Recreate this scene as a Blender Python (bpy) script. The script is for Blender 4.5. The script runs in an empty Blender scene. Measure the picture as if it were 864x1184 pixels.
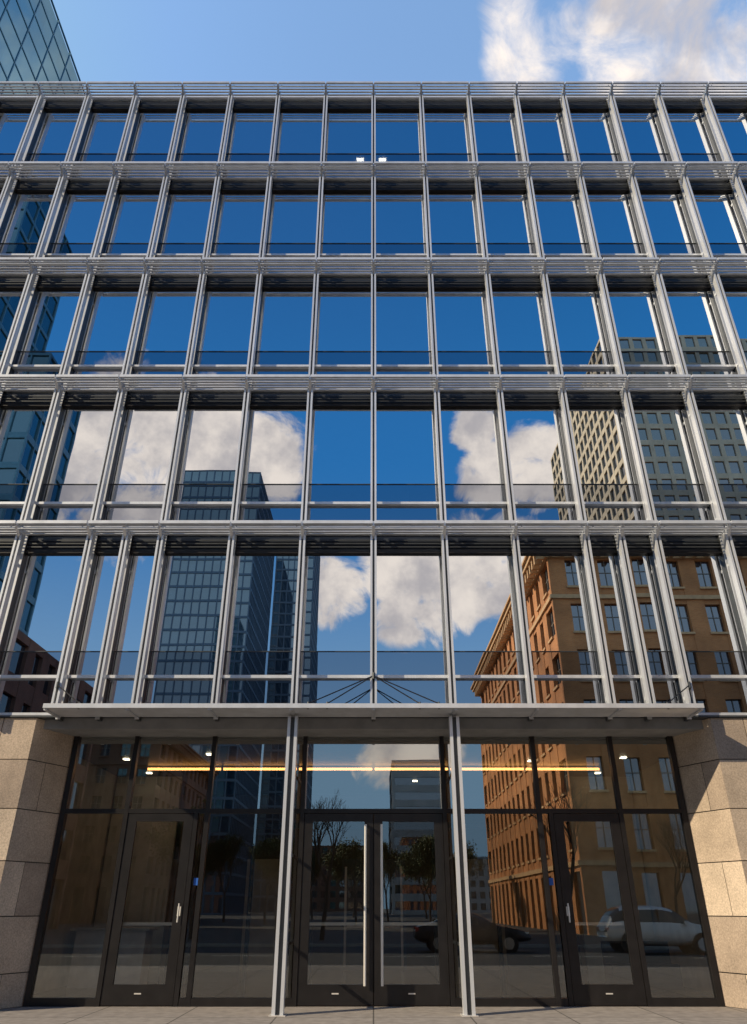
import bpy, bmesh, math, random
from mathutils import Vector, Matrix
random.seed(7)
S = bpy.context.scene
S.view_settings.view_transform='Standard'; S.view_settings.look='None'; S.view_settings.exposure=0
TH=math.radians(28.7); CZ=1.45; F=836.0
# ------------------------------------------------------------ materials
def newmat(n):
    m=bpy.data.materials.new(n); m.use_nodes=True
    nt=m.node_tree; nt.nodes.clear()
    o=nt.nodes.new('ShaderNodeOutputMaterial'); return m,nt,o
def N(nt,t,**k):
    n=nt.nodes.new(t)
    for a,b in k.items(): setattr(n,a,b)
    return n
def pbr(n,col,rough=.6,metal=0,var=.15,scale=3.0,bump=0.0,bscale=40,spec=.5,streak=False):
    m,nt,o=newmat(n); p=N(nt,'ShaderNodeBsdfPrincipled')
    p.inputs['Roughness'].default_value=rough; p.inputs['Metallic'].default_value=metal
    p.inputs['Specular IOR Level'].default_value=spec
    tc=N(nt,'ShaderNodeTexCoord'); mp=N(nt,'ShaderNodeMapping')
    nt.links.new(tc.outputs['Object'],mp.inputs[0])
    if streak: mp.inputs['Scale'].default_value=(1,1,.12)
    no=N(nt,'ShaderNodeTexNoise'); no.inputs['Scale'].default_value=scale; no.inputs['Detail'].default_value=5
    nt.links.new(mp.outputs[0],no.inputs['Vector'])
    mr=N(nt,'ShaderNodeMapRange'); mr.inputs[1].default_value=.3; mr.inputs[2].default_value=.7
    mr.inputs[3].default_value=1-var; mr.inputs[4].default_value=1+var
    nt.links.new(no.outputs['Fac'],mr.inputs[0])
    vm=N(nt,'ShaderNodeVectorMath',operation='SCALE'); vm.inputs[0].default_value=col[:3]
    nt.links.new(mr.outputs[0],vm.inputs['Scale']); nt.links.new(vm.outputs[0],p.inputs['Base Color'])
    if bump>0:
        n2=N(nt,'ShaderNodeTexNoise'); n2.inputs['Scale'].default_value=bscale; n2.inputs['Detail'].default_value=3
        nt.links.new(tc.outputs['Object'],n2.inputs['Vector'])
        b=N(nt,'ShaderNodeBump'); b.inputs['Strength'].default_value=bump; b.inputs['Distance'].default_value=.02
        nt.links.new(n2.outputs['Fac'],b.inputs['Height']); nt.links.new(b.outputs[0],p.inputs['Normal'])
    nt.links.new(p.outputs[0],o.inputs[0]); return m
def glassmat(n,tint,fac,gcol=(1,1,1),wav=.0004):
    m,nt,o=newmat(n)
    t=N(nt,'ShaderNodeBsdfTransparent'); t.inputs[0].default_value=(*tint,1)
    g=N(nt,'ShaderNodeBsdfGlossy'); g.inputs['Roughness'].default_value=0.0; g.inputs['Color'].default_value=(*gcol,1)
    tc=N(nt,'ShaderNodeTexCoord'); no=N(nt,'ShaderNodeTexNoise'); no.inputs['Scale'].default_value=.9; no.inputs['Detail'].default_value=1
    nt.links.new(tc.outputs['Object'],no.inputs['Vector'])
    b=N(nt,'ShaderNodeBump'); b.inputs['Strength'].default_value=1; b.inputs['Distance'].default_value=wav
    nt.links.new(no.outputs['Fac'],b.inputs['Height']); nt.links.new(b.outputs[0],g.inputs['Normal'])
    mx=N(nt,'ShaderNodeMixShader'); 
    fr=N(nt,'ShaderNodeLayerWeight'); fr.inputs['Blend'].default_value=.25
    mr=N(nt,'ShaderNodeMapRange'); mr.inputs[3].default_value=fac; mr.inputs[4].default_value=1.0
    nt.links.new(fr.outputs['Fresnel'],mr.inputs[0]); nt.links.new(mr.outputs[0],mx.inputs[0])
    nt.links.new(t.outputs[0],mx.inputs[1]); nt.links.new(g.outputs[0],mx.inputs[2]); nt.links.new(mx.outputs[0],o.inputs[0])
    return m
def panelglass(n,c1,c2,fac,sx,sz,gcol=(1,1,1)):
    m,nt,o=newmat(n)
    tc=N(nt,'ShaderNodeTexCoord'); sn=N(nt,'ShaderNodeVectorMath',operation='SNAP')
    sn.inputs[1].default_value=(sx,sx,sz); nt.links.new(tc.outputs['Object'],sn.inputs[0])
    wn=N(nt,'ShaderNodeTexWhiteNoise'); nt.links.new(sn.outputs[0],wn.inputs['Vector'])
    mc=N(nt,'ShaderNodeMix',data_type='RGBA'); mc.inputs[6].default_value=(*c1,1); mc.inputs[7].default_value=(*c2,1)
    nt.links.new(wn.outputs['Value'],mc.inputs[0])
    d=N(nt,'ShaderNodeBsdfDiffuse'); nt.links.new(mc.outputs[2],d.inputs[0])
    g=N(nt,'ShaderNodeBsdfGlossy'); g.inputs['Roughness'].default_value=.03; g.inputs[0].default_value=(*gcol,1)
    mx=N(nt,'ShaderNodeMixShader'); mx.inputs[0].default_value=fac
    nt.links.new(d.outputs[0],mx.inputs[1]); nt.links.new(g.outputs[0],mx.inputs[2]); nt.links.new(mx.outputs[0],o.inputs[0]); return m
def emis(n,c,s):
    m,nt,o=newmat(n); e=N(nt,'ShaderNodeEmission'); e.inputs[0].default_value=(*c,1); e.inputs[1].default_value=s
    nt.links.new(e.outputs[0],o.inputs[0]); return m
def stone(n,col):
    m,nt,o=newmat(n); p=N(nt,'ShaderNodeBsdfPrincipled'); p.inputs['Roughness'].default_value=.75
    tc=N(nt,'ShaderNodeTexCoord')
    a=N(nt,'ShaderNodeTexNoise'); a.inputs['Scale'].default_value=38; a.inputs['Detail'].default_value=6
    b=N(nt,'ShaderNodeTexNoise'); b.inputs['Scale'].default_value=1.7; b.inputs['Detail'].default_value=4
    v=N(nt,'ShaderNodeTexVoronoi'); v.inputs['Scale'].default_value=110
    for q in (a,b,v): nt.links.new(tc.outputs['Object'],q.inputs['Vector'])
    r1=N(nt,'ShaderNodeMapRange'); r1.inputs[1].default_value=.3; r1.inputs[2].default_value=.7; r1.inputs[3].default_value=.76; r1.inputs[4].default_value=1.22
    r2=N(nt,'ShaderNodeMapRange'); r2.inputs[1].default_value=.3; r2.inputs[2].default_value=.7; r2.inputs[3].default_value=.80; r2.inputs[4].default_value=1.14
    r3=N(nt,'ShaderNodeMapRange'); r3.inputs[2].default_value=.5; r3.inputs[3].default_value=.80; r3.inputs[4].default_value=1.10
    nt.links.new(a.outputs['Fac'],r1.inputs[0]); nt.links.new(b.outputs['Fac'],r2.inputs[0]); nt.links.new(v.outputs['Distance'],r3.inputs[0])
    m1=N(nt,'ShaderNodeMath',operation='MULTIPLY'); m2=N(nt,'ShaderNodeMath',operation='MULTIPLY')
    nt.links.new(r1.outputs[0],m1.inputs[0]); nt.links.new(r2.outputs[0],m1.inputs[1]); nt.links.new(m1.outputs[0],m2.inputs[0]); nt.links.new(r3.outputs[0],m2.inputs[1])
    vm=N(nt,'ShaderNodeVectorMath',operation='SCALE'); vm.inputs[0].default_value=col
    nt.links.new(m2.outputs[0],vm.inputs['Scale']); nt.links.new(vm.outputs[0],p.inputs['Base Color'])
    bp=N(nt,'ShaderNodeBump'); bp.inputs['Strength'].default_value=.3; bp.inputs['Distance'].default_value=.005
    nt.links.new(a.outputs['Fac'],bp.inputs['Height']); nt.links.new(bp.outputs[0],p.inputs['Normal'])
    nt.links.new(p.outputs[0],o.inputs[0]); return m
def brickmat(n,c1,c2,mortar):
    m,nt,o=newmat(n); p=N(nt,'ShaderNodeBsdfPrincipled'); p.inputs['Roughness'].default_value=.85
    tc=N(nt,'ShaderNodeTexCoord'); sp=N(nt,'ShaderNodeSeparateXYZ'); nt.links.new(tc.outputs['Object'],sp.inputs[0])
    ad=N(nt,'ShaderNodeMath',operation='ADD'); nt.links.new(sp.outputs[0],ad.inputs[0]); nt.links.new(sp.outputs[1],ad.inputs[1])
    cb=N(nt,'ShaderNodeCombineXYZ'); nt.links.new(ad.outputs[0],cb.inputs[0]); nt.links.new(sp.outputs[2],cb.inputs[1])
    b=N(nt,'ShaderNodeTexBrick'); b.inputs['Scale'].default_value=1; b.inputs['Brick Width'].default_value=.25; b.inputs['Row Height'].default_value=.08; b.inputs['Mortar Size'].default_value=.008
    b.inputs['Color1'].default_value=(*c1,1); b.inputs['Color2'].default_value=(*c2,1); b.inputs['Mortar'].default_value=(*mortar,1)
    nt.links.new(cb.outputs[0],b.inputs['Vector'])
    no=N(nt,'ShaderNodeTexNoise'); no.inputs['Scale'].default_value=.5; no.inputs['Detail'].default_value=5; nt.links.new(tc.outputs['Object'],no.inputs['Vector'])
    mr=N(nt,'ShaderNodeMapRange'); mr.inputs[1].default_value=.3; mr.inputs[2].default_value=.7; mr.inputs[3].default_value=.75; mr.inputs[4].default_value=1.2; nt.links.new(no.outputs['Fac'],mr.inputs[0])
    vm=N(nt,'ShaderNodeVectorMath',operation='SCALE'); nt.links.new(b.outputs['Color'],vm.inputs[0]); nt.links.new(mr.outputs[0],vm.inputs['Scale'])
    nt.links.new(vm.outputs[0],p.inputs['Base Color']); nt.links.new(p.outputs[0],o.inputs[0]); return m
M={}
M['silver']=pbr('brushed_aluminium',(.72,.735,.76),.33,.4,.10,4,streak=True)
M['silver2']=pbr('aluminium_louvre',(.58,.60,.64),.36,.4,.12,3)
M['dark']=pbr('dark_bronze_frame',(.020,.018,.018),.35,.3,.2,5)
M['grey']=pbr('grey_frame',(.07,.075,.08),.4,.4,.15,5)
M['spandrel']=pbr('spandrel_panel',(.03,.035,.045),.3,.0,.15,2)
M['glassU']=glassmat('reflective_window_glass',(.24,.32,.36),.70,(.95,.97,1.0))
M['glassL']=glassmat('tinted_spandrel_glass',(.16,.19,.22),.40,(.86,.90,1.0))
M['glassE']=glassmat('entrance_glass',(.84,.87,.84),.19,(.98,1,.98))
M['glassT']=glassmat('transom_glass',(.72,.78,.75),.36,(.98,1,.98))
M['st0']=stone('granite_cladding_a',(.44,.345,.255)); M['st1']=stone('granite_cladding_b',(.34,.265,.20)); M['st2']=stone('granite_cladding_c',(.52,.415,.31))
M['joint']=pbr('stone_joint',(.06,.05,.04),.9)
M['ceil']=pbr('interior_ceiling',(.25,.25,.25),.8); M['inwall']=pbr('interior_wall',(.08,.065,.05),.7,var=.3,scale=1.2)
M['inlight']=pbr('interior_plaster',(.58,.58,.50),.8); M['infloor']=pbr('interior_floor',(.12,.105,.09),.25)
M['white']=pbr('white_laminate',(.7,.7,.68),.4)
M['lamp']=emis('linear_lamp',(1,.42,.12),5.0); M['lampw']=emis('ceiling_lamp',(1,.82,.58),12.0)
M['steel']=pbr('stainless_steel',(.80,.76,.70),.3,.4,.04)
M['roof']=pbr('roof_membrane',(.25,.25,.25),.9)
M['rubber']=pbr('rubber',(.015,.015,.015),.8)
M['sticker']=pbr('blue_sticker',(.02,.12,.5),.5)
# ------------------------------------------------------------ mesh builder
class MB:
    def __init__(s): s.v=[];s.f=[];s.m=[];s.mats=[]
    def mi(s,k):
        if k not in s.mats: s.mats.append(k)
        return s.mats.index(k)
    def box(s,x0,x1,y0,y1,z0,z1,k):
        if x0>x1:x0,x1=x1,x0
        b=len(s.v); s.v+=[(x0,y0,z0),(x1,y0,z0),(x1,y1,z0),(x0,y1,z0),(x0,y0,z1),(x1,y0,z1),(x1,y1,z1),(x0,y1,z1)]
        i=s.mi(k)
        for q in ((0,3,2,1),(4,5,6,7),(0,1,5,4),(1,2,6,5),(2,3,7,6),(3,0,4,7)):
            s.f.append(tuple(b+j for j in q)); s.m.append(i)
    def quad(s,p,k):
        b=len(s.v); s.v+=list(p); s.f.append(tuple(range(b,b+len(p)))); s.m.append(s.mi(k))
    def extx(s,prof,x0,x1,k):
        n=len(prof); b=len(s.v)
        s.v+=[(x0,y,z) for y,z in prof]+[(x1,y,z) for y,z in prof]; i=s.mi(k)
        s.f.append(tuple(b+j for j in range(n))[::-1]); s.m.append(i)
        s.f.append(tuple(b+n+j for j in range(n))); s.m.append(i)
        for j in range(n):
            j2=(j+1)%n; s.f.append((b+j,b+j2,b+n+j2,b+n+j)); s.m.append(i)
    def rod(s,p,q,r,k,n=8,r2=None):
        p=Vector(p);q=Vector(q);d=(q-p).normalized(); r2=r if r2 is None else r2
        u=d.orthogonal().normalized(); w=d.cross(u); b=len(s.v); i=s.mi(k)
        for c,rr in ((p,r),(q,r2)):
            for j in range(n):
                a=2*math.pi*j/n; s.v.append(tuple(c+(u*math.cos(a)+w*math.sin(a))*rr))
        for j in range(n):
            j2=(j+1)%n; s.f.append((b+j,b+j2,b+n+j2,b+n+j)); s.m.append(i)
        s.f.append(tuple(b+j for j in range(n))[::-1]); s.m.append(i); s.f.append(tuple(b+n+j for j in range(n))); s.m.append(i)
    def make(s,name,parent=None,smooth=False):
        me=bpy.data.meshes.new(name); me.from_pydata(s.v,[],s.f)
        for k in s.mats: me.materials.append(M[k] if isinstance(k,str) else k)
        me.polygons.foreach_set('material_index',s.m)
        if smooth: me.polygons.foreach_set('use_smooth',[True]*len(s.f))
        me.update(); o=bpy.data.objects.new(name,me); S.collection.objects.link(o)
        if parent: o.parent=parent
        return o
def empty(n,loc=(0,0,0)):
    e=bpy.data.objects.new(n,None); e.location=loc; S.collection.objects.link(e); return e
# ------------------------------------------------------------ MAIN BUILDING
office=empty('office_building')
W=1.5; NM=10
L=[4.67+3.9*k for k in range(6)]
YG=14.05
def fin(b,x,z0,z1,hw=.064):
    b.box(x-hw,x-hw+.042,13.64,13.80,z0,z1,'silver'); b.box(x+hw-.042,x+hw,13.64,13.80,z0,z1,'silver')
    b.box(x-hw+.042,x+hw-.042,13.70,13.76,z0+.01,z1-.01,'grey')
fins=MB(); mul=MB(); louv=MB(); gl=MB(); tr=MB(); ep=MB()
def pane(x0,x1,z0,z1,k,y=YG,amp=.0009,b=None):
    b=b or gl
    a=random.gauss(0,amp); c=random.gauss(0,amp); xc=(x0+x1)/2; zc=(z0+z1)/2
    f=lambda x,z:(x,y+a*(x-xc)+c*(z-zc),z)
    b.quad([f(x0,z0),f(x1,z0),f(x1,z1),f(x0,z1)],k)
for k in range(5):
    xs=[i*W for i in range(-NM,NM+1)]
    if k==0: xs=sorted(xs+[3.5*W,-3.5*W])
    z0,z1=L[k],L[k+1]
    for x in xs:
        fin(fins,x,z0+(.12 if k else .06),z1-.10)
        for zz in (z0+.35,z0+.78,z1-.75):
            fins.box(x-.018,x+.018,13.80,13.93,zz-.03,zz+.03,'silver2')
        fins.extx([(13.46,z1-.05),(13.46,z1+.06),(13.56,z1+.03),(13.80,z1-.14),(13.80,z1-.30),(13.64,z1-.20)],x-.03,x+.03,'silver')
        mul.box(x-.035,x+.035,13.945,14.12,z0-.05,z1-.0,'grey')
        mul.box(x-.042,x+.042,13.925,13.944,z0-.05,z1-.0,'silver')
        louv.box(x-.02,x+.02,13.47,13.92,z1-.035,z1+.03,'silver2')
    for a,b_ in zip(xs[:-1],xs[1:]):
        x0,x1=a+.036,b_-.036
        tr.box(a+.043,b_-.043,13.95,14.11,z0+.75,z0+.81,'silver')
        tr.box(a+.043,b_-.043,14.03,14.065,z0+1.305,z0+1.32,'grey')
        tr.box(a+.043,b_-.043,13.97,14.105,z1-.44,z1-.38,'dark')
        tr.box(a+.043,b_-.043,14.03,14.09,z1-.38,z1-.02,'spandrel')
        for q in (.30,.22,.14): tr.box(a+.043,b_-.043,13.985,14.0,z1-q,z1-q+.025,'grey')  # thin dark bars standing in for louvre reflections at the window head
        tr.box(a+.043,b_-.043,13.95,14.11,z0+.03,z0+.08,'silver')
        pane(x0,x1,z0+1.315,z1-.43,'glassU'); pane(x0,x1,z0+.805,z0+1.31,'glassL'); pane(x0,x1,z0+.07,z0+.755,'glassL')
for k in range(1,6):
    z=L[k]
    for i in range(-NM,NM):
        a,b_=i*W+.028,(i+1)*W-.028
        louv.box(a-.01,b_+.01,13.40,13.46,z-.02,z+.05,'silver')
        for j in range(5):
            yc=13.535+.085*j; zz=z-.012*j
            louv.extx([(yc-.022,zz+.020),(yc-.022,zz+.008),(yc+.022,zz-.008),(yc+.022,zz+.004)],a,b_,'silver2')
        louv.box(a,b_,13.47,13.50,z-.11,z-.085,'silver')
    for i in range(-NM,NM):
        for q in (.12,1.38): louv.box(i*W+q-.012,i*W+q+.012,13.475,13.495,z-.086,z-.02,'silver2')
tz=L[5]
tr.box(-NM*W-.1,NM*W+.1,13.93,14.7,tz+.06,tz+.20,'silver')
fins.make('facade_fins',office); mul.make('mullions',office); louv.make('sunshade_louvres',office); gl.make('window_panes',office); tr.make('transoms',office)
# canopy
c=MB(); z=L[0]
CX=6.02
c.box(-CX,CX,13.24,13.29,z-.0,z+.08,'silver')
for i in range(-4,5):
    x=i*W if abs(i)<4 else math.copysign(CX-.03,i); c.box(x-.03,x+.03,13.292,13.93,z-.03,z+.07,'silver2')
for j in range(6):
    yc=13.36+.10*j
    c.extx([(yc-.03,z+.022),(yc-.03,z+.008),(yc+.03,z-.012),(yc+.03,z+.002)],-CX+.06,CX-.06,'silver2')
c.box(-CX+.06,CX-.06,13.30,13.92,z+.072,z+.079,'grey')  # solid sheet added above the blades to keep dappled sun off the pier
def rods(x,zt,xs_):
    c.rod((x,13.62,zt+.06),(x,13.62,zt-.06),.03,'grey')
    for q in xs_: c.rod((x,13.62,zt),(q,13.34,z+.10),.011,'dark'); c.rod((q,13.34,z+.0),(q,13.34,z+.13),.02,'grey')
rods(0,L[0]+.70,(-1.2,-.85,.85,1.2)); rods(-6,L[0]+.52,(-5.4,)) ; rods(6,L[0]+.52,(5.4,))
c.make('entrance_canopy',office)
c=MB()
for sx in (-1,1):
    x=sx*1.5; hw=.092
    c.box(x-hw,x-hw+.055,13.63,13.80,.0,z-.06,'silver'); c.box(x+hw-.055,x+hw,13.63,13.80,.0,z-.06,'silver'); c.box(x-.037,x+.037,13.68,13.77,.01,z-.07,'grey')
    c.box(x-.13,x+.13,13.58,13.85,0.0,.012,'steel')
    for zz in (.9,2.3,3.7): c.box(x-.02,x+.02,13.80,14.80,zz,zz+.05,'grey')
c.make('entrance_columns',office)
# stone piers
p=MB()
courses=[(0,.5),(.5,1.35),(1.35,2.2),(2.2,3.05),(3.05,3.9),(3.9,4.66)]
for sx in (-1,1):
    XF,YF,XB,YB=6.42,13.98,5.98,14.9
    p.quad([(sx*XF,YF+.03,0),(sx*16,YF+.03,0),(sx*16,YF+.03,4.66),(sx*XF,YF+.03,4.66)],'joint')
    p.quad([(sx*(XF+.025),YF+.02,0),(sx*(XB+.025),YB+.02,0),(sx*(XB+.025),YB+.02,4.66),(sx*(XF+.025),YF+.02,4.66)],'joint')
    for ci,(a,b_) in enumerate(courses):
        g=.008
        segs=[0,1] if ci%2 else [0,.42,1]
        for s0,s1 in zip(segs[:-1],segs[1:]):
            P=lambda t:(sx*(XF+(XB-XF)*t),YF+(YB-YF)*t)
            A=P(s0+.004),P(s1-.006)
            k=random.choice(['st0','st1','st2','st0'])
            p.quad([(A[0][0],A[0][1],a+g),(A[1][0],A[1][1],a+g),(A[1][0],A[1][1],b_-g),(A[0][0],A[0][1],b_-g)],k)
        x=XF; w=.62 if ci%2 else 1.1
        while x<16:
            x2=min(16,x+w); w=1.15
            p.box(sx*(x+(.0 if x==XF else g)),sx*(x2-g),YF,YF+.028,a+g,b_-g,random.choice(['st0','st1','st2','st0','st1']))
            x=x2
    p.box(sx*6.03,sx*16,13.94,14.45,4.662,4.695,'grey')
p.make('granite_piers',office)
# entrance glazing
e=MB(); YE=14.9; HZ=4.70; TZ=3.10
def fv(x,z0=0,z1=HZ,w=.035,k='dark',d0=-.06,d1=.08): e.box(x-w,x+w,YE+d0,YE+d1,z0,z1,k)
def fh(x0,x1,z,h=.04,k='dark'): e.box(x0,x1,YE-.055,YE+.075,z-h,z+h,k)
vs=[-5.93,-4.72,-3.17,-1.66,-1.36,1.36,1.66,3.17,4.72,5.93]
for x in vs: fv(x,w=.05 if abs(x)>5.9 else .042)
for a,b_ in zip(vs[:-1],vs[1:]):
    fh(a+.042,b_-.042,TZ); fh(a+.042,b_-.042,HZ-.03,.05)
    pane(a+.03,b_-.03,TZ+.03,HZ-.04,'glassT',YE,b=ep)
e.box(-6.0,6.0,13.96,15.0,HZ+.01,HZ+.03,'dark')
def leaf(x0,x1,st=.11,handle=None,bar=True):
    z0,z1=.015,TZ-.05; y0,y1=YE-.045,YE+.02
    e.box(x0,x0+st,y0,y1,z0,z1,'dark'); e.box(x1-st,x1,y0,y1,z0,z1,'dark')
    e.box(x0+st,x1-st,y0,y1,z0,z0+.30,'dark'); e.box(x0+st,x1-st,y0,y1,z1-.13,z1,'dark')
    pane(x0+st-.01,x1-st+.01,z0+.29,z1-.12,'glassE',YE-.01,.0006,b=ep)
    if bar:
        e.box(x0+st*.6,x1-st*.6,y1+.03,y1+.06,1.20,1.25,'steel')
        for q in (x0+st*.5,x1-st*.5): e.box(q-.02,q+.02,y1,y1+.03,1.19,1.26,'steel')
    if handle is not None:
        e.rod((handle,y0-.07,.30),(handle,y0-.07,2.86),.024,'steel',12)
        for q in (.5,1.6,2.7): e.rod((handle,y0-.07,q),(handle,y0,q),.012,'steel')
    e.box((x0+x1)/2-.06,(x0+x1)/2+.06,y0-.004,y0-.001,z0+.16,z0+.18,'steel')
leaf(-1.31,-.008,.16,-.15); leaf(.008,1.31,.16,.15)
for sx in (-1,1):
    a,b_=sorted((sx*4.67,sx*3.43)); leaf(a,b_,.17,None)
    hx=sx*3.50
    e.rod((hx,YE-.09,1.25),(hx,YE-.09,1.55),.014,'steel'); e.box(hx-.03,hx+.03,YE-.05,YE-.046,1.35,1.5,'steel')
    fv(sx*3.38,0,TZ-.04,w=.04)
    for p0,p1 in ((3.33,1.70),(4.76,5.88),(1.40,1.62)):
        a,b_=sorted((sx*p0,sx*p1)); pane(a,b_,.1,TZ-.03,'glassE',YE,b=ep); fh(a,b_,.06,.06)
    e.box(sx*3.25-.05,sx*3.25+.05,YE-.012,YE-.008,1.84,1.96,'sticker')
e.make('entrance_doors_and_frames',office); ep.make('entrance_panes',office)
# shell and interiors
s=MB()
for sx in (-1,1):
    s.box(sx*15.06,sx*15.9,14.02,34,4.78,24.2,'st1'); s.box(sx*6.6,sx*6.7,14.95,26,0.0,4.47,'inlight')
    s.box(sx*15.9,sx*15.99,14.035,34,0,4.76,'st1')
s.box(-15,15,14.5,34,24.0,24.2,'roof'); s.box(-15.9,15.9,34.01,34.3,0,24.3,'st1')
for k in range(5):
    zb=L[k]; s.box(-15,15,14.16,33.9,zb-.18,zb+.05,'ceil'); s.box(-15,15,14.14,14.158,zb+.02,zb+.72,'spandrel')
    s.box(-15,15,21.5,21.6,zb+.05,zb+3.7,'inwall')
    for x in (-12,-6,0,6,12): s.box(x+.5,x+.95,17,17.45,zb+.05,zb+3.71,'inlight')
s.box(-15,15,14.16,33.9,23.6,23.7,'ceil')
s.make('building_shell',office)
s=MB()
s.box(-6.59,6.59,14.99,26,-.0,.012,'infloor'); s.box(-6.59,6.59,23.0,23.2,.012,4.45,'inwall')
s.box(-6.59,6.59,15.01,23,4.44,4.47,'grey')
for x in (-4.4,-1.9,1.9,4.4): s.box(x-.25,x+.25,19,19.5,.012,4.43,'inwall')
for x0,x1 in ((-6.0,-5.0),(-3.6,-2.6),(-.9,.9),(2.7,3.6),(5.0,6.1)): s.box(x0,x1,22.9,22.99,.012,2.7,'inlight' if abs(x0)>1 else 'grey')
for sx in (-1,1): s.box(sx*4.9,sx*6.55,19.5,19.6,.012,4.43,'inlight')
for x in (-.45,.45):
    for q in (-.36,.30): s.box(x+q,x+q+.06,22.86,22.895,.1,2.5,'steel')
    s.box(x-.29,x+.29,22.86,22.89,1.0,1.06,'steel')
for x in (-2.6,-1.3,0,1.3,2.6): s.box(x-.04,x+.04,17.2,17.3,.012,3.0,'dark')
s.box(-2.64,2.64,17.2,17.3,3.0,3.12,'dark')
s.box(-6.4,-4.9,18.0,18.6,.012,1.05,'white'); s.box(-6.5,-4.8,17.9,18.7,1.05,1.10,'inlight')
s.box(4.9,6.3,17.5,18.0,.012,.45,'inwall'); s.box(4.9,6.3,18.0,18.15,.012,.85,'inwall')
for i in range(6):
    x0=-5.4+i*1.8; s.box(x0+.03,x0+1.77,18.0,18.05,4.35,4.40,'lamp')
for x,y in ((-5.6,17),(-5.6,18.9),(-2.2,21),(1.1,20.2),(3.6,17.2),(5.6,16.8),(5.6,18.9),(-3.6,16.4)):  # outermost ones are added to brighten the lobby sides
    s.box(x-.06,x+.06,y,y+.12,4.42,4.436,'lampw')
for x,y,zz in ((-.45,15.6,23.57),(.30,15.6,23.57)): s.box(x-.12,x+.12,y,y+.12,zz,zz+.02,'lampw')
s.make('lobby_interior',office)
# ------------------------------------------------------------ surrounding buildings
M['tglass']=panelglass('tower_glass_teal',(.02,.15,.22),(.045,.22,.30),.32,2.4,2.0,(.6,.9,1))
M['cglass']=panelglass('tower_glass_dark_teal',(.008,.035,.05),(.02,.075,.10),.22,3.2,4.0,(.7,.9,1))
M['bglass']=panelglass('tower_glass_navy',(.012,.03,.055),(.035,.07,.11),.25,2.2,3.9)
M['wglass']=panelglass('punched_window_glass',(.012,.018,.028),(.04,.05,.065),.25,1.3,1.6)
M['tline']=pbr('tower_mullion_blue',(.10,.22,.28),.4,.3); M['bline']=pbr('tower_mullion_grey',(.09,.14,.20),.5,.2)
M['cream']=pbr('cream_limestone',(.56,.47,.34),.8,scale=.3); M['brick']=brickmat('orange_brick',(.66,.245,.07),(.56,.19,.05),(.50,.32,.18))
M['brick2']=brickmat('brown_brick',(.22,.10,.065),(.17,.08,.05),(.2,.16,.13)); M['lime']=pbr('limestone_trim',(.66,.40,.20),.8)
M['conc']=pbr('pale_concrete',(.45,.45,.44),.8,scale=.2); M['sash']=pbr('window_sash',(.22,.18,.14),.6)
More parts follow.
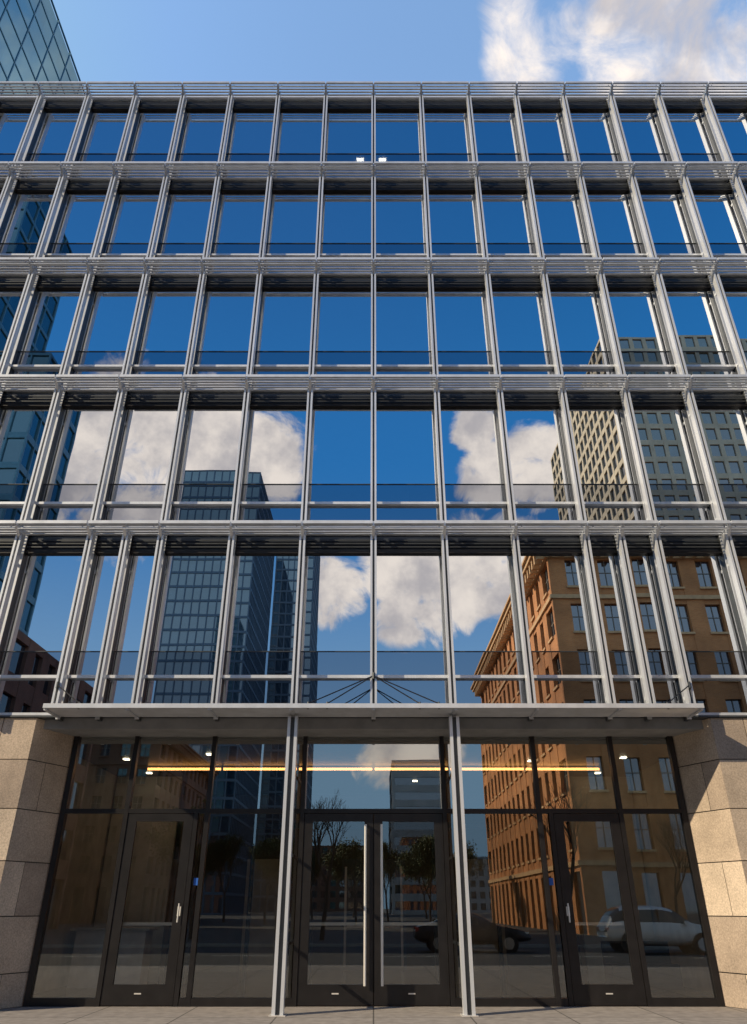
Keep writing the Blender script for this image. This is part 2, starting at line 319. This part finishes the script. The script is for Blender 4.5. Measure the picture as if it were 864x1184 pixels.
def block(name,x0,x1,y0,y1,h,fl,bay,wall,glass,pier,band,pr=.25,base=0,cornice=None):
    root=empty(name,((x0+x1)/2,(y0+y1)/2,0)); ox,oy=root.location.x,root.location.y
    X0,X1,Y0,Y1=x0-ox,x1-ox,y0-oy,y1-oy
    g=MB(); g.box(X0+pr,X1-pr,Y0+pr,Y1-pr,0,h-.4,glass); g.make('glazing',root)
    w=MB(); n=int(round((h-base)/fl)); fl=(h-base)/n
    for i in range(n+1):
        zc=base+i*fl; a=zc-band*.45; b_=zc+band*.55
        if i==n: b_=h; a=h-band*.45
        if i==0: a=0 if base<1 else a
        q=pr*.12
        w.box(X0+q,X1-q,Y0+q,Y0+pr+.1,a,b_,wall); w.box(X0+q,X1-q,Y1-pr-.1,Y1-q,a,b_,wall)
        w.box(X0+q,X0+pr+.1,Y0+pr+.11,Y1-pr-.11,a,b_,wall); w.box(X1-pr-.1,X1-q,Y0+pr+.11,Y1-pr-.11,a,b_,wall)
    def line(A,B):
        m=max(1,int(round((B-A)/bay))); return [A+(B-A)*i/m for i in range(m+1)]
    for x in line(X0+pier/2,X1-pier/2):
        w.box(x-pier/2,x+pier/2,Y0,Y0+pr+.12,0,h-.05,wall); w.box(x-pier/2,x+pier/2,Y1-pr-.12,Y1,0,h-.05,wall)
    for y in line(Y0+pier/2,Y1-pier/2)[1:-1]:
        w.box(X0,X0+pr+.12,y-pier/2,y+pier/2,0,h-.05,wall); w.box(X1-pr-.12,X1,y-pier/2,y+pier/2,0,h-.05,wall)
    w.make('walls',root)
    r=MB(); r.box(X0+.4,X1-.4,Y0+.4,Y1-.4,h-.35,h-.15,'roof')
    if h>40: r.box(X0+(X1-X0)*.3,X1-(X1-X0)*.3,Y0+(Y1-Y0)*.3,Y1-(Y1-Y0)*.3,h-.15,h+1.2,'conc')
    r.make('roof',root)
    if cornice:
        cm=MB()
        for off,za,zb_ in ((.25,h-.5,h-.1),(.55,h-.1,h+.25),(.95,h+.25,h+.6),(1.15,h+.6,h+.8)):
            cm.box(X0-off,X1+off,Y0-off,Y1+off,za,zb_,cornice)
        y=Y0
        while y<Y1: 
            for xx in (X0-.8,X1+.26): cm.box(xx,xx+.54,y,y+.28,h-.55,h+.24,cornice)
            y+=.9
        x=X0
        while x<X1:
            for yy in (Y0-.8,Y1+.26): cm.box(x,x+.28,yy,yy+.54,h-.55,h+.24,cornice)
            x+=.9
        for zc in (base-.3,base+fl*(n-1)-.25): cm.box(X0-.15,X1+.15,Y0-.15,Y1+.15,zc,zc+.3,cornice)
        lx=line(X0+pier/2,X1-pier/2); ly=line(Y0+pier/2,Y1-pier/2)
        for a,b_ in zip(lx[:-1],lx[1:]): cm.box((a+b_)/2-.03,(a+b_)/2+.03,Y1-pr-.01,Y1-pr+.05,base,h-.6,'sash')
        for a,b_ in zip(ly[:-1],ly[1:]): cm.box(X0+pr-.05,X0+pr+.01,(a+b_)/2-.03,(a+b_)/2+.03,base,h-.6,'sash')
        for i in range(n): 
            zc=base+(i+.55)*fl
            cm.box(X0+pr+.3,X1-pr-.3,Y1-pr-.012,Y1-pr+.04,zc-.03,zc+.03,'sash'); cm.box(X0+pr-.04,X0+pr+.012,Y0+pr+.3,Y1-pr-.3,zc-.03,zc+.03,'sash')
            zs=base+i*fl+band*.55
            for a,b_ in zip(lx[:-1],lx[1:]): cm.box(a+pier/2-.1,b_-pier/2+.1,Y1-.05,Y1+.10,zs-.14,zs+.02,cornice)
            for a,b_ in zip(ly[:-1],ly[1:]): cm.box(X0-.10,X0+.05,a+pier/2-.1,b_-pier/2+.1,zs-.14,zs+.02,cornice)
        cm.make('cornice',root)
    return root
block('glass_tower',-60,-24.2,21,62,61.5,2.0,2.4,'tline','tglass',.07,.09,.05)
block('brick_building',13.4,44,-63,-22.2,25.5,3.3,2.5,'brick','wglass',1.3,1.35,.3,base=4.2,cornice='lime')
block('stone_tower',45,100,-127,-81,101,3.6,2.6,'cream','wglass',.75,1.05,.3)
block('navy_glass_tower',-54,-32,-185,-148,111,3.9,2.2,'bline','bglass',.3,.6,.2)
block('slab_glass_tower',-33,-20,-222,-196,118,3.9,2.2,'bline','bglass',.3,.6,.2)
block('teal_glass_tower',-60.5,-52,-60,-45,101,4.0,3.2,'tline','cglass',.22,.6,.2)
block('blue_glass_tower',-51,-39.5,-51,-40,61,4.0,2.4,'tline','cglass',.2,.8,.2)
block('brown_brick_building',-50,-25.5,-38,-21,19.0,3.3,2.6,'brick2','wglass',1.3,1.4,.3,base=4.2)
block('brown_brick_building',-60,-26,-92,-62,20.0,3.3,2.6,'brick2','wglass',1.3,1.4,.3,base=4.2,cornice='brick2')
block('concrete_office_block',5,19,-200,-171,36,3.6,30,'conc','bglass',.8,1.7,.4)
block('terrace_building',-70,4,-262,-245,20,3.4,3.0,'brick2','wglass',1.3,1.4,.3)
block('terrace_building',20,90,-262,-245,17,3.4,3.0,'conc','wglass',1.3,1.4,.3)
# ------------------------------------------------------------ ground
def sheet(name,x0,x1,y0,y1,z,k,thick=None):
    b=MB()
    if thick: b.box(x0,x1,y0,y1,z-thick,z,k)
    else: b.quad([(x0,y0,z),(x1,y0,z),(x1,y1,z),(x0,y1,z)],k)
    return b.make(name)
M['asphalt']=pbr('asphalt',(.05,.05,.052),.9,bump=.4,bscale=80); M['groundm']=pbr('ground_earth',(.10,.10,.09),.95)
def paving(name,c1,c2,mo,w,h,ms):
    m,nt,o=newmat(name); pp=N(nt,'ShaderNodeBsdfPrincipled'); pp.inputs['Roughness'].default_value=.85
    tc=N(nt,'ShaderNodeTexCoord'); br=N(nt,'ShaderNodeTexBrick'); br.offset=0; br.inputs['Scale'].default_value=1; br.inputs['Brick Width'].default_value=w; br.inputs['Row Height'].default_value=h; br.inputs['Mortar Size'].default_value=ms
    br.inputs['Color1'].default_value=(*c1,1); br.inputs['Color2'].default_value=(*c2,1); br.inputs['Mortar'].default_value=(*mo,1)
    nt.links.new(tc.outputs['Object'],br.inputs['Vector']); no=N(nt,'ShaderNodeTexNoise'); no.inputs['Scale'].default_value=6; no.inputs['Detail'].default_value=8; nt.links.new(tc.outputs['Object'],no.inputs['Vector'])
    mr=N(nt,'ShaderNodeMapRange'); mr.inputs[1].default_value=.3; mr.inputs[2].default_value=.7; mr.inputs[3].default_value=.75; mr.inputs[4].default_value=1.15; nt.links.new(no.outputs['Fac'],mr.inputs[0])
    vm=N(nt,'ShaderNodeVectorMath',operation='SCALE'); nt.links.new(br.outputs['Color'],vm.inputs[0]); nt.links.new(mr.outputs[0],vm.inputs['Scale']); nt.links.new(vm.outputs[0],pp.inputs['Base Color']); nt.links.new(pp.outputs[0],o.inputs[0]); return m
M['paving']=paving('concrete_paving',(.34,.30,.26),(.29,.255,.225),(.09,.08,.07),1.5,1.5,.012)
M['plaza']=paving('dark_stone_paving',(.075,.07,.065),(.06,.057,.053),(.03,.03,.03),1.2,1.2,.012)
M['kerb']=pbr('granite_kerb',(.32,.31,.30),.8); M['paint']=pbr('road_paint',(.7,.7,.66),.7)
sheet('ground',-1500,1500,-1500,1500,-.14,'groundm'); sheet('road',-400,400,-9,5,-.12,'asphalt')
sheet('pavement',-200,200,5.15,90,0,'paving',.13); sheet('pavement',-200,200,-240,-9.15,0,'plaza',.13)
k=MB(); k.box(-200,200,5,5.15,-.13,.004,'kerb'); k.box(-200,200,-9.15,-9,-.13,.004,'kerb')
k.make('kerb')
k=MB()
for i in range(-30,30): k.quad([(i*6,-2.06,-.116),(i*6+3,-2.06,-.116),(i*6+3,-1.94,-.116),(i*6,-1.94,-.116)],'paint')
k.make('road_markings')
# ------------------------------------------------------------ cars
M['carglass']=pbr('car_window',(.015,.02,.022),.05,0,.05,spec=.8); M['rim']=pbr('alloy_wheel',(.5,.5,.5),.3,.8); M['tail']=pbr('tail_lamp',(.35,.02,.015),.2); M['head']=pbr('head_lamp',(.75,.75,.72),.1)
def car(name,loc,col,suv=False,flip=False):
    root=empty(name,loc)
    paint=pbr('car_paint',col,.22,.2,.03,spec=.7)
    H=1.75 if suv else 1.45; belt=1.08 if suv else .93
    if suv: st=[(-2.35,.55,.9,.72),(-2.3,.42,1.0,.86),(-2.1,.32,belt,1.35,),(-1.75,.3,belt,1.66),(-1.1,.28,belt,1.75),(-.2,.26,belt,1.76),(.45,.26,belt,1.68),(1.0,.28,belt,1.22),(1.15,.3,1.07,1.10),(1.7,.32,1.02,1.04),(2.15,.36,.92,.94),(2.32,.45,.75,.78),(2.36,.5,.62,.64)]
    else: st=[(-2.35,.5,.72,.76),(-2.28,.4,.88,.92),(-2.0,.3,.94,.98),(-1.65,.3,belt,1.04),(-1.0,.26,belt,1.40),(-.3,.24,belt,1.46),(.2,.24,belt,1.43),(.95,.26,.93,1.0),(1.1,.28,.92,.95),(1.7,.32,.84,.87),(2.15,.36,.74,.77),(2.32,.42,.62,.65),(2.36,.48,.56,.58)]
    b=MB(); rings=[]
    for (x,zb,zbelt,zt) in st:
        t=abs(x)/2.36; hw=.93*(1-.14*t**4); cab=max(0,min(1,(zt-zbelt)/.35)); wt=hw*(.97-.20*cab)
        ring=[(x,hw*.9,zb),(x,hw,zb+(zbelt-zb)*.35),(x,hw*.985,zb+(zbelt-zb)*.75),(x,hw*.94,zbelt),(x,wt,zt-.05*cab),(x,wt*.8,zt),(x,0,zt+.02)]
        ring=ring+[(px,-py,pz) for px,py,pz in ring[-2::-1]]
        rings.append(ring)
    n=len(rings[0])
    for r in rings: b.v+=r
    gp=b.mi(paint); gg=b.mi('carglass')
    for i in range(len(rings)-1):
        for j in range(n-1):
            a=(i*n+j,i*n+j+1,(i+1)*n+j+1,(i+1)*n+j)
            cabi=min(st[i][3]-st[i][2],st[i+1][3]-st[i+1][2]); cabm=max(st[i][3]-st[i][2],st[i+1][3]-st[i+1][2])
            mat=gp
            if j in (3,8) and cabi>.08: mat=gg
            if j in (4,5,6,7) and cabm>.3 and cabi<.34 : mat=gg
            b.f.append(a); b.m.append(mat)
        b.f.append((i*n,(i+1)*n,(i+1)*n+n-1,i*n+n-1)); b.m.append(gp)
    b.f.append(tuple(range(n))); b.m.append(gp); b.f.append(tuple((len(rings)-1)*n+j for j in range(n))[::-1]); b.m.append(gp)
    o=b.make('body',root,smooth=True); sb=o.modifiers.new('sub','SUBSURF'); sb.levels=2; sb.render_levels=2
    w=MB()
    for x in (-1.42,1.42):
        for sy in (-1,1):
            R=.36 if suv else .33
            w.rod((x,sy*.66,R),(x,sy*.935,R),R+.06,'rubber',24); w.rod((x,sy*.90,R),(x,sy*.95,R),R,'rubber',24); w.rod((x,sy*.92,R),(x,sy*.957,R),R*.66,'rim',16); 
    w.make('wheels',root)
    d=MB()
    for sy in (-1,1):
        d.box(2.12,2.27,sy*.55,sy*.80,.66 if not suv else .78,.74 if not suv else .88,'head'); d.box(-2.33,-2.2,sy*.5,sy*.80,.74,.9,'tail')
        d.box(.75,.92,sy*.93,sy*1.06,belt-.02,belt+.12,paint)
        for x in (-.65,.35): d.box(x,x+.14,sy*.925,sy*.945,.82,.84,'rim')
        d.box(-.25,-.20,sy*.76,sy*.86,belt+.02,H-.12,'rubber')
    d.box(2.3,2.37,-.35,.35,.42,.56,'rubber'); d.make('lamps_and_mirrors',root)
    if flip: root.rotation_euler=(0,0,math.pi)
    return root
car('parked_car',(4.1,-5.2,-.12),(.02,.025,.035)); car('parked_car',(11.9,-5.2,-.12),(.75,.75,.74),True)
# ------------------------------------------------------------ trees
M['bark']=pbr('bark',(.08,.06,.045),.95,bump=.6,bscale=30); M['leafa']=pbr('leaf_light',(.11,.13,.035),.7); M['leafb']=pbr('leaf_dark',(.045,.07,.02),.7)
def tree(name,loc,h,dens,seed):
    R=random.Random(seed); root=empty(name,loc); b=MB(); tips=[]
    def grow(p,d,l,r,lev):
        n=3; q=p
        for i in range(n):
            d=(d+Vector((R.gauss(0,.09),R.gauss(0,.09),.03))).normalized(); q2=q+d*l/n
            b.rod(q,q2,r*(1-.25*i/n),'bark',6,r*(1-.25*(i+1)/n)); q=q2
            if lev>=3: tips.append(q)
            if i>0 and lev<5 and lev>0: 
                a=(d+Vector((R.uniform(-1,1),R.uniform(-1,1),R.uniform(0,.5)))*.8).normalized(); grow(q,a,l*.6,r*.4,lev+2)
        if lev>=5: return
        for i in range(3 if lev<3 else 2):
            a=(d+Vector((R.uniform(-1,1),R.uniform(-1,1),R.uniform(-.1,.6)))*.62).normalized()
            grow(q,a,l*R.uniform(.62,.8),r*.55,lev+1)
    grow(Vector((0,0,0)),Vector((0,0,1)),h*.30,h*.015,0)
    b.make('trunk_and_limbs',root)
    lf=MB(); 
    for t in tips:
        for _ in range(dens):
            c=t+Vector((R.gauss(0,.24),R.gauss(0,.24),R.gauss(0,.22))); u=Vector((R.gauss(0,1),R.gauss(0,1),R.gauss(0,1))).normalized()*.08; v=u.orthogonal().normalized()*.06
            lf.quad([tuple(c-u),tuple(c+v),tuple(c+u),tuple(c-v)],'leafa' if R.random()<.5 else 'leafb')
    if lf.v: lf.make('foliage',root)
for i,(x,y,h,dn) in enumerate([(-2.6,-13,8.5,0),(9.6,-12,9,0),(-9.5,-14,7,1),(16,-14,7,0),(-6.5,-27,6.5,5),(4.5,-34,7,6),(-1.5,-44,7,7),(8,-50,8,6),(-10,-48,8,6),(2,-70,9,7),(-8,-80,9,7),(8,-90,10,7),(-16,-60,9,6),(-22,-75,9,6),(-3,-100,10,7)]):
    tree('street_tree',(x,y,0),h,dn,i+1)
# ------------------------------------------------------------ sun + sky
EL=math.radians(29); AZ=math.radians(30)
sd=Vector((-math.cos(AZ)*math.cos(EL),-math.sin(AZ)*math.cos(EL),math.sin(EL)))
sl=bpy.data.lights.new('sun','SUN'); sl.energy=5.0; sl.angle=math.radians(.5); sl.color=(1,.85,.62)
so=bpy.data.objects.new('sun',sl); S.collection.objects.link(so); so.rotation_euler=sd.to_track_quat('Z','Y').to_euler()
wd=bpy.data.worlds.new('World'); S.world=wd; wd.use_nodes=True; nt=wd.node_tree; nt.nodes.clear()
WS=.14
out=N(nt,'ShaderNodeOutputWorld'); bg=N(nt,'ShaderNodeBackground'); bg.inputs[1].default_value=WS
sky=N(nt,'ShaderNodeTexSky',sky_type='NISHITA'); sky.sun_disc=False; sky.sun_elevation=EL; sky.sun_rotation=math.atan2(sd.x,sd.y); sky.air_density=1.0; sky.dust_density=.6; sky.ozone_density=2.0
tc=N(nt,'ShaderNodeTexCoord'); D=tc.outputs['Generated']
sp=N(nt,'ShaderNodeSeparateXYZ'); nt.links.new(D,sp.inputs[0])
def mrn(src,a,b,c,d,smooth=True):
    n=N(nt,'ShaderNodeMapRange'); n.interpolation_type='SMOOTHSTEP' if smooth else 'LINEAR'
    for i,v in zip((1,2,3,4),(a,b,c,d)): n.inputs[i].default_value=v
    nt.links.new(src,n.inputs[0]); return n.outputs[0]
def mth(op,a,b):
    n=N(nt,'ShaderNodeMath',operation=op)
    for i,v in enumerate((a,b)):
        if isinstance(v,(int,float)): n.inputs[i].default_value=v
        else: nt.links.new(v,n.inputs[i])
    return n.outputs[0]
def mixc(f,a,b,bt='MIX'):
    n=N(nt,'ShaderNodeMix',data_type='RGBA',blend_type=bt)
    for i,v in ((0,f),(6,a),(7,b)):
        if isinstance(v,(int,float)): n.inputs[i].default_value=v
        elif isinstance(v,tuple): n.inputs[i].default_value=(*v,1)
        else: nt.links.new(v,n.inputs[i])
    return n.outputs[2]
gain=mixc(mrn(sp.outputs[2],.05,.6,0,1),(1.1,1.35,1.5),(2.7,2.85,2.75))
vm2=N(nt,'ShaderNodeVectorMath',operation='MULTIPLY'); nt.links.new(gain,vm2.inputs[0]); nt.links.new(sky.outputs[0],vm2.inputs[1])
vmin=N(nt,'ShaderNodeVectorMath',operation='MINIMUM'); nt.links.new(vm2.outputs[0],vmin.inputs[0]); vmin.inputs[1].default_value=(.42/WS,.60/WS,.82/WS)
# clear deep-blue part of the sky to the south, paler towards the horizon
dcol=mixc(mrn(sp.outputs[2],.12,.55,0,1),(.26/WS,.46/WS,.68/WS),(.008/WS,.20/WS,.58/WS))
dcol=mixc(mrn(sp.outputs[2],.5,.88,0,1),dcol,(.002/WS,.11/WS,.38/WS))
skyc=mixc(mth('MULTIPLY',mrn(sp.outputs[1],.15,-.30,0,1),.94),vmin.outputs[0],dcol)
def dirv(px,py,refl):
    xn=(px-432)/F; yn=(592-py)/F; v=Vector((xn,math.cos(TH)-yn*math.sin(TH),math.sin(TH)+yn*math.cos(TH)))
    if refl: v.y=-v.y
    return v.normalized()
blobs=[(612,62,2.2,0),(640,40,1.9,0),(745,10,3.2,0),(765,45,3.6,0),(810,65,3.0,0),(595,5,1.6,0),(720,85,2.2,0),(700,40,2,0),
 (85,515,4,1),(150,500,4,1),(140,570,4,1),(235,505,3.6,1),(310,530,3,1),(50,560,3,1),(200,560,4,1),(270,545,3,1),
 (548,500,1.6,1),(570,548,2.2,1),(615,540,2.4,1),
 (392,688,2.2,1),(460,660,2.5,1),(505,690,2.8,1),(555,660,3.2,1),(460,722,1.7,1),(590,640,2.4,1),(460,870,2.4,1),(500,860,2,1)]
acc=None
for px,py,r,rf in blobs:
    d=N(nt,'ShaderNodeVectorMath',operation='DOT_PRODUCT'); nt.links.new(D,d.inputs[0]); d.inputs[1].default_value=dirv(px,py,rf)
    o_=mrn(d.outputs['Value'],math.cos(math.radians(r*1.8)),math.cos(math.radians(r*.2)),0,1)
    acc=o_ if acc is None else mth('MAXIMUM',acc,o_)
def noise(scale,det,off=(0,0,0),dist=.0,rough=.6):
    mp=N(nt,'ShaderNodeMapping'); mp.inputs['Location'].default_value=off; nt.links.new(D,mp.inputs[0])
    n=N(nt,'ShaderNodeTexNoise'); n.inputs['Scale'].default_value=scale; n.inputs['Detail'].default_value=det; n.inputs['Distortion'].default_value=dist; n.inputs['Roughness'].default_value=rough
    nt.links.new(mp.outputs[0],n.inputs['Vector']); return n.outputs['Fac']
n1=noise(13,8,(1.3,0,.4),.6,.62)
val=mth('ADD',mth('MULTIPLY',acc,1.15),mth('MULTIPLY',mth('SUBTRACT',n1,.5),3.2))
val=mth('MULTIPLY',val,mrn(acc,0,.25,0,1))
south=mrn(sp.outputs[1],-.05,.05,0,1)
clA=mrn(val,.36,1.0,0,1); clB=mrn(val,.15,1.9,0,1)   # cumulus to the south, thin wisps to the north
mx=N(nt,'ShaderNodeMix'); nt.links.new(south,mx.inputs[0]); nt.links.new(clA,mx.inputs[2]); nt.links.new(clB,mx.inputs[3]); cl=mx.outputs[0]
sh=mrn(noise(10,5,(3,1,.2)),.33,.62,0,1)
cc=mixc(sh,(.62/WS,.58/WS,.59/WS),(1.15/WS,1.03/WS,.92/WS))
fm=mixc(cl,skyc,cc)
nt.links.new(fm,bg.inputs[0]); nt.links.new(bg.outputs[0],out.inputs[0])
try:
    wd.cycles.sampling_method='MANUAL'; wd.cycles.sample_map_resolution=512
except Exception as ex: print(ex)
# ------------------------------------------------------------ camera
cam=bpy.data.cameras.new('camera'); co=bpy.data.objects.new('camera',cam); S.collection.objects.link(co); S.camera=co
cam.sensor_fit='HORIZONTAL'; cam.sensor_width=36; cam.lens=F/864*36; cam.clip_end=4000; cam.clip_start=.05
co.location=(0,0,CZ+.03); co.rotation_euler=(math.radians(90)+TH,0,0)
S.cycles.max_bounces=6; S.cycles.diffuse_bounces=2; S.cycles.transparent_max_bounces=8; S.cycles.glossy_bounces=4
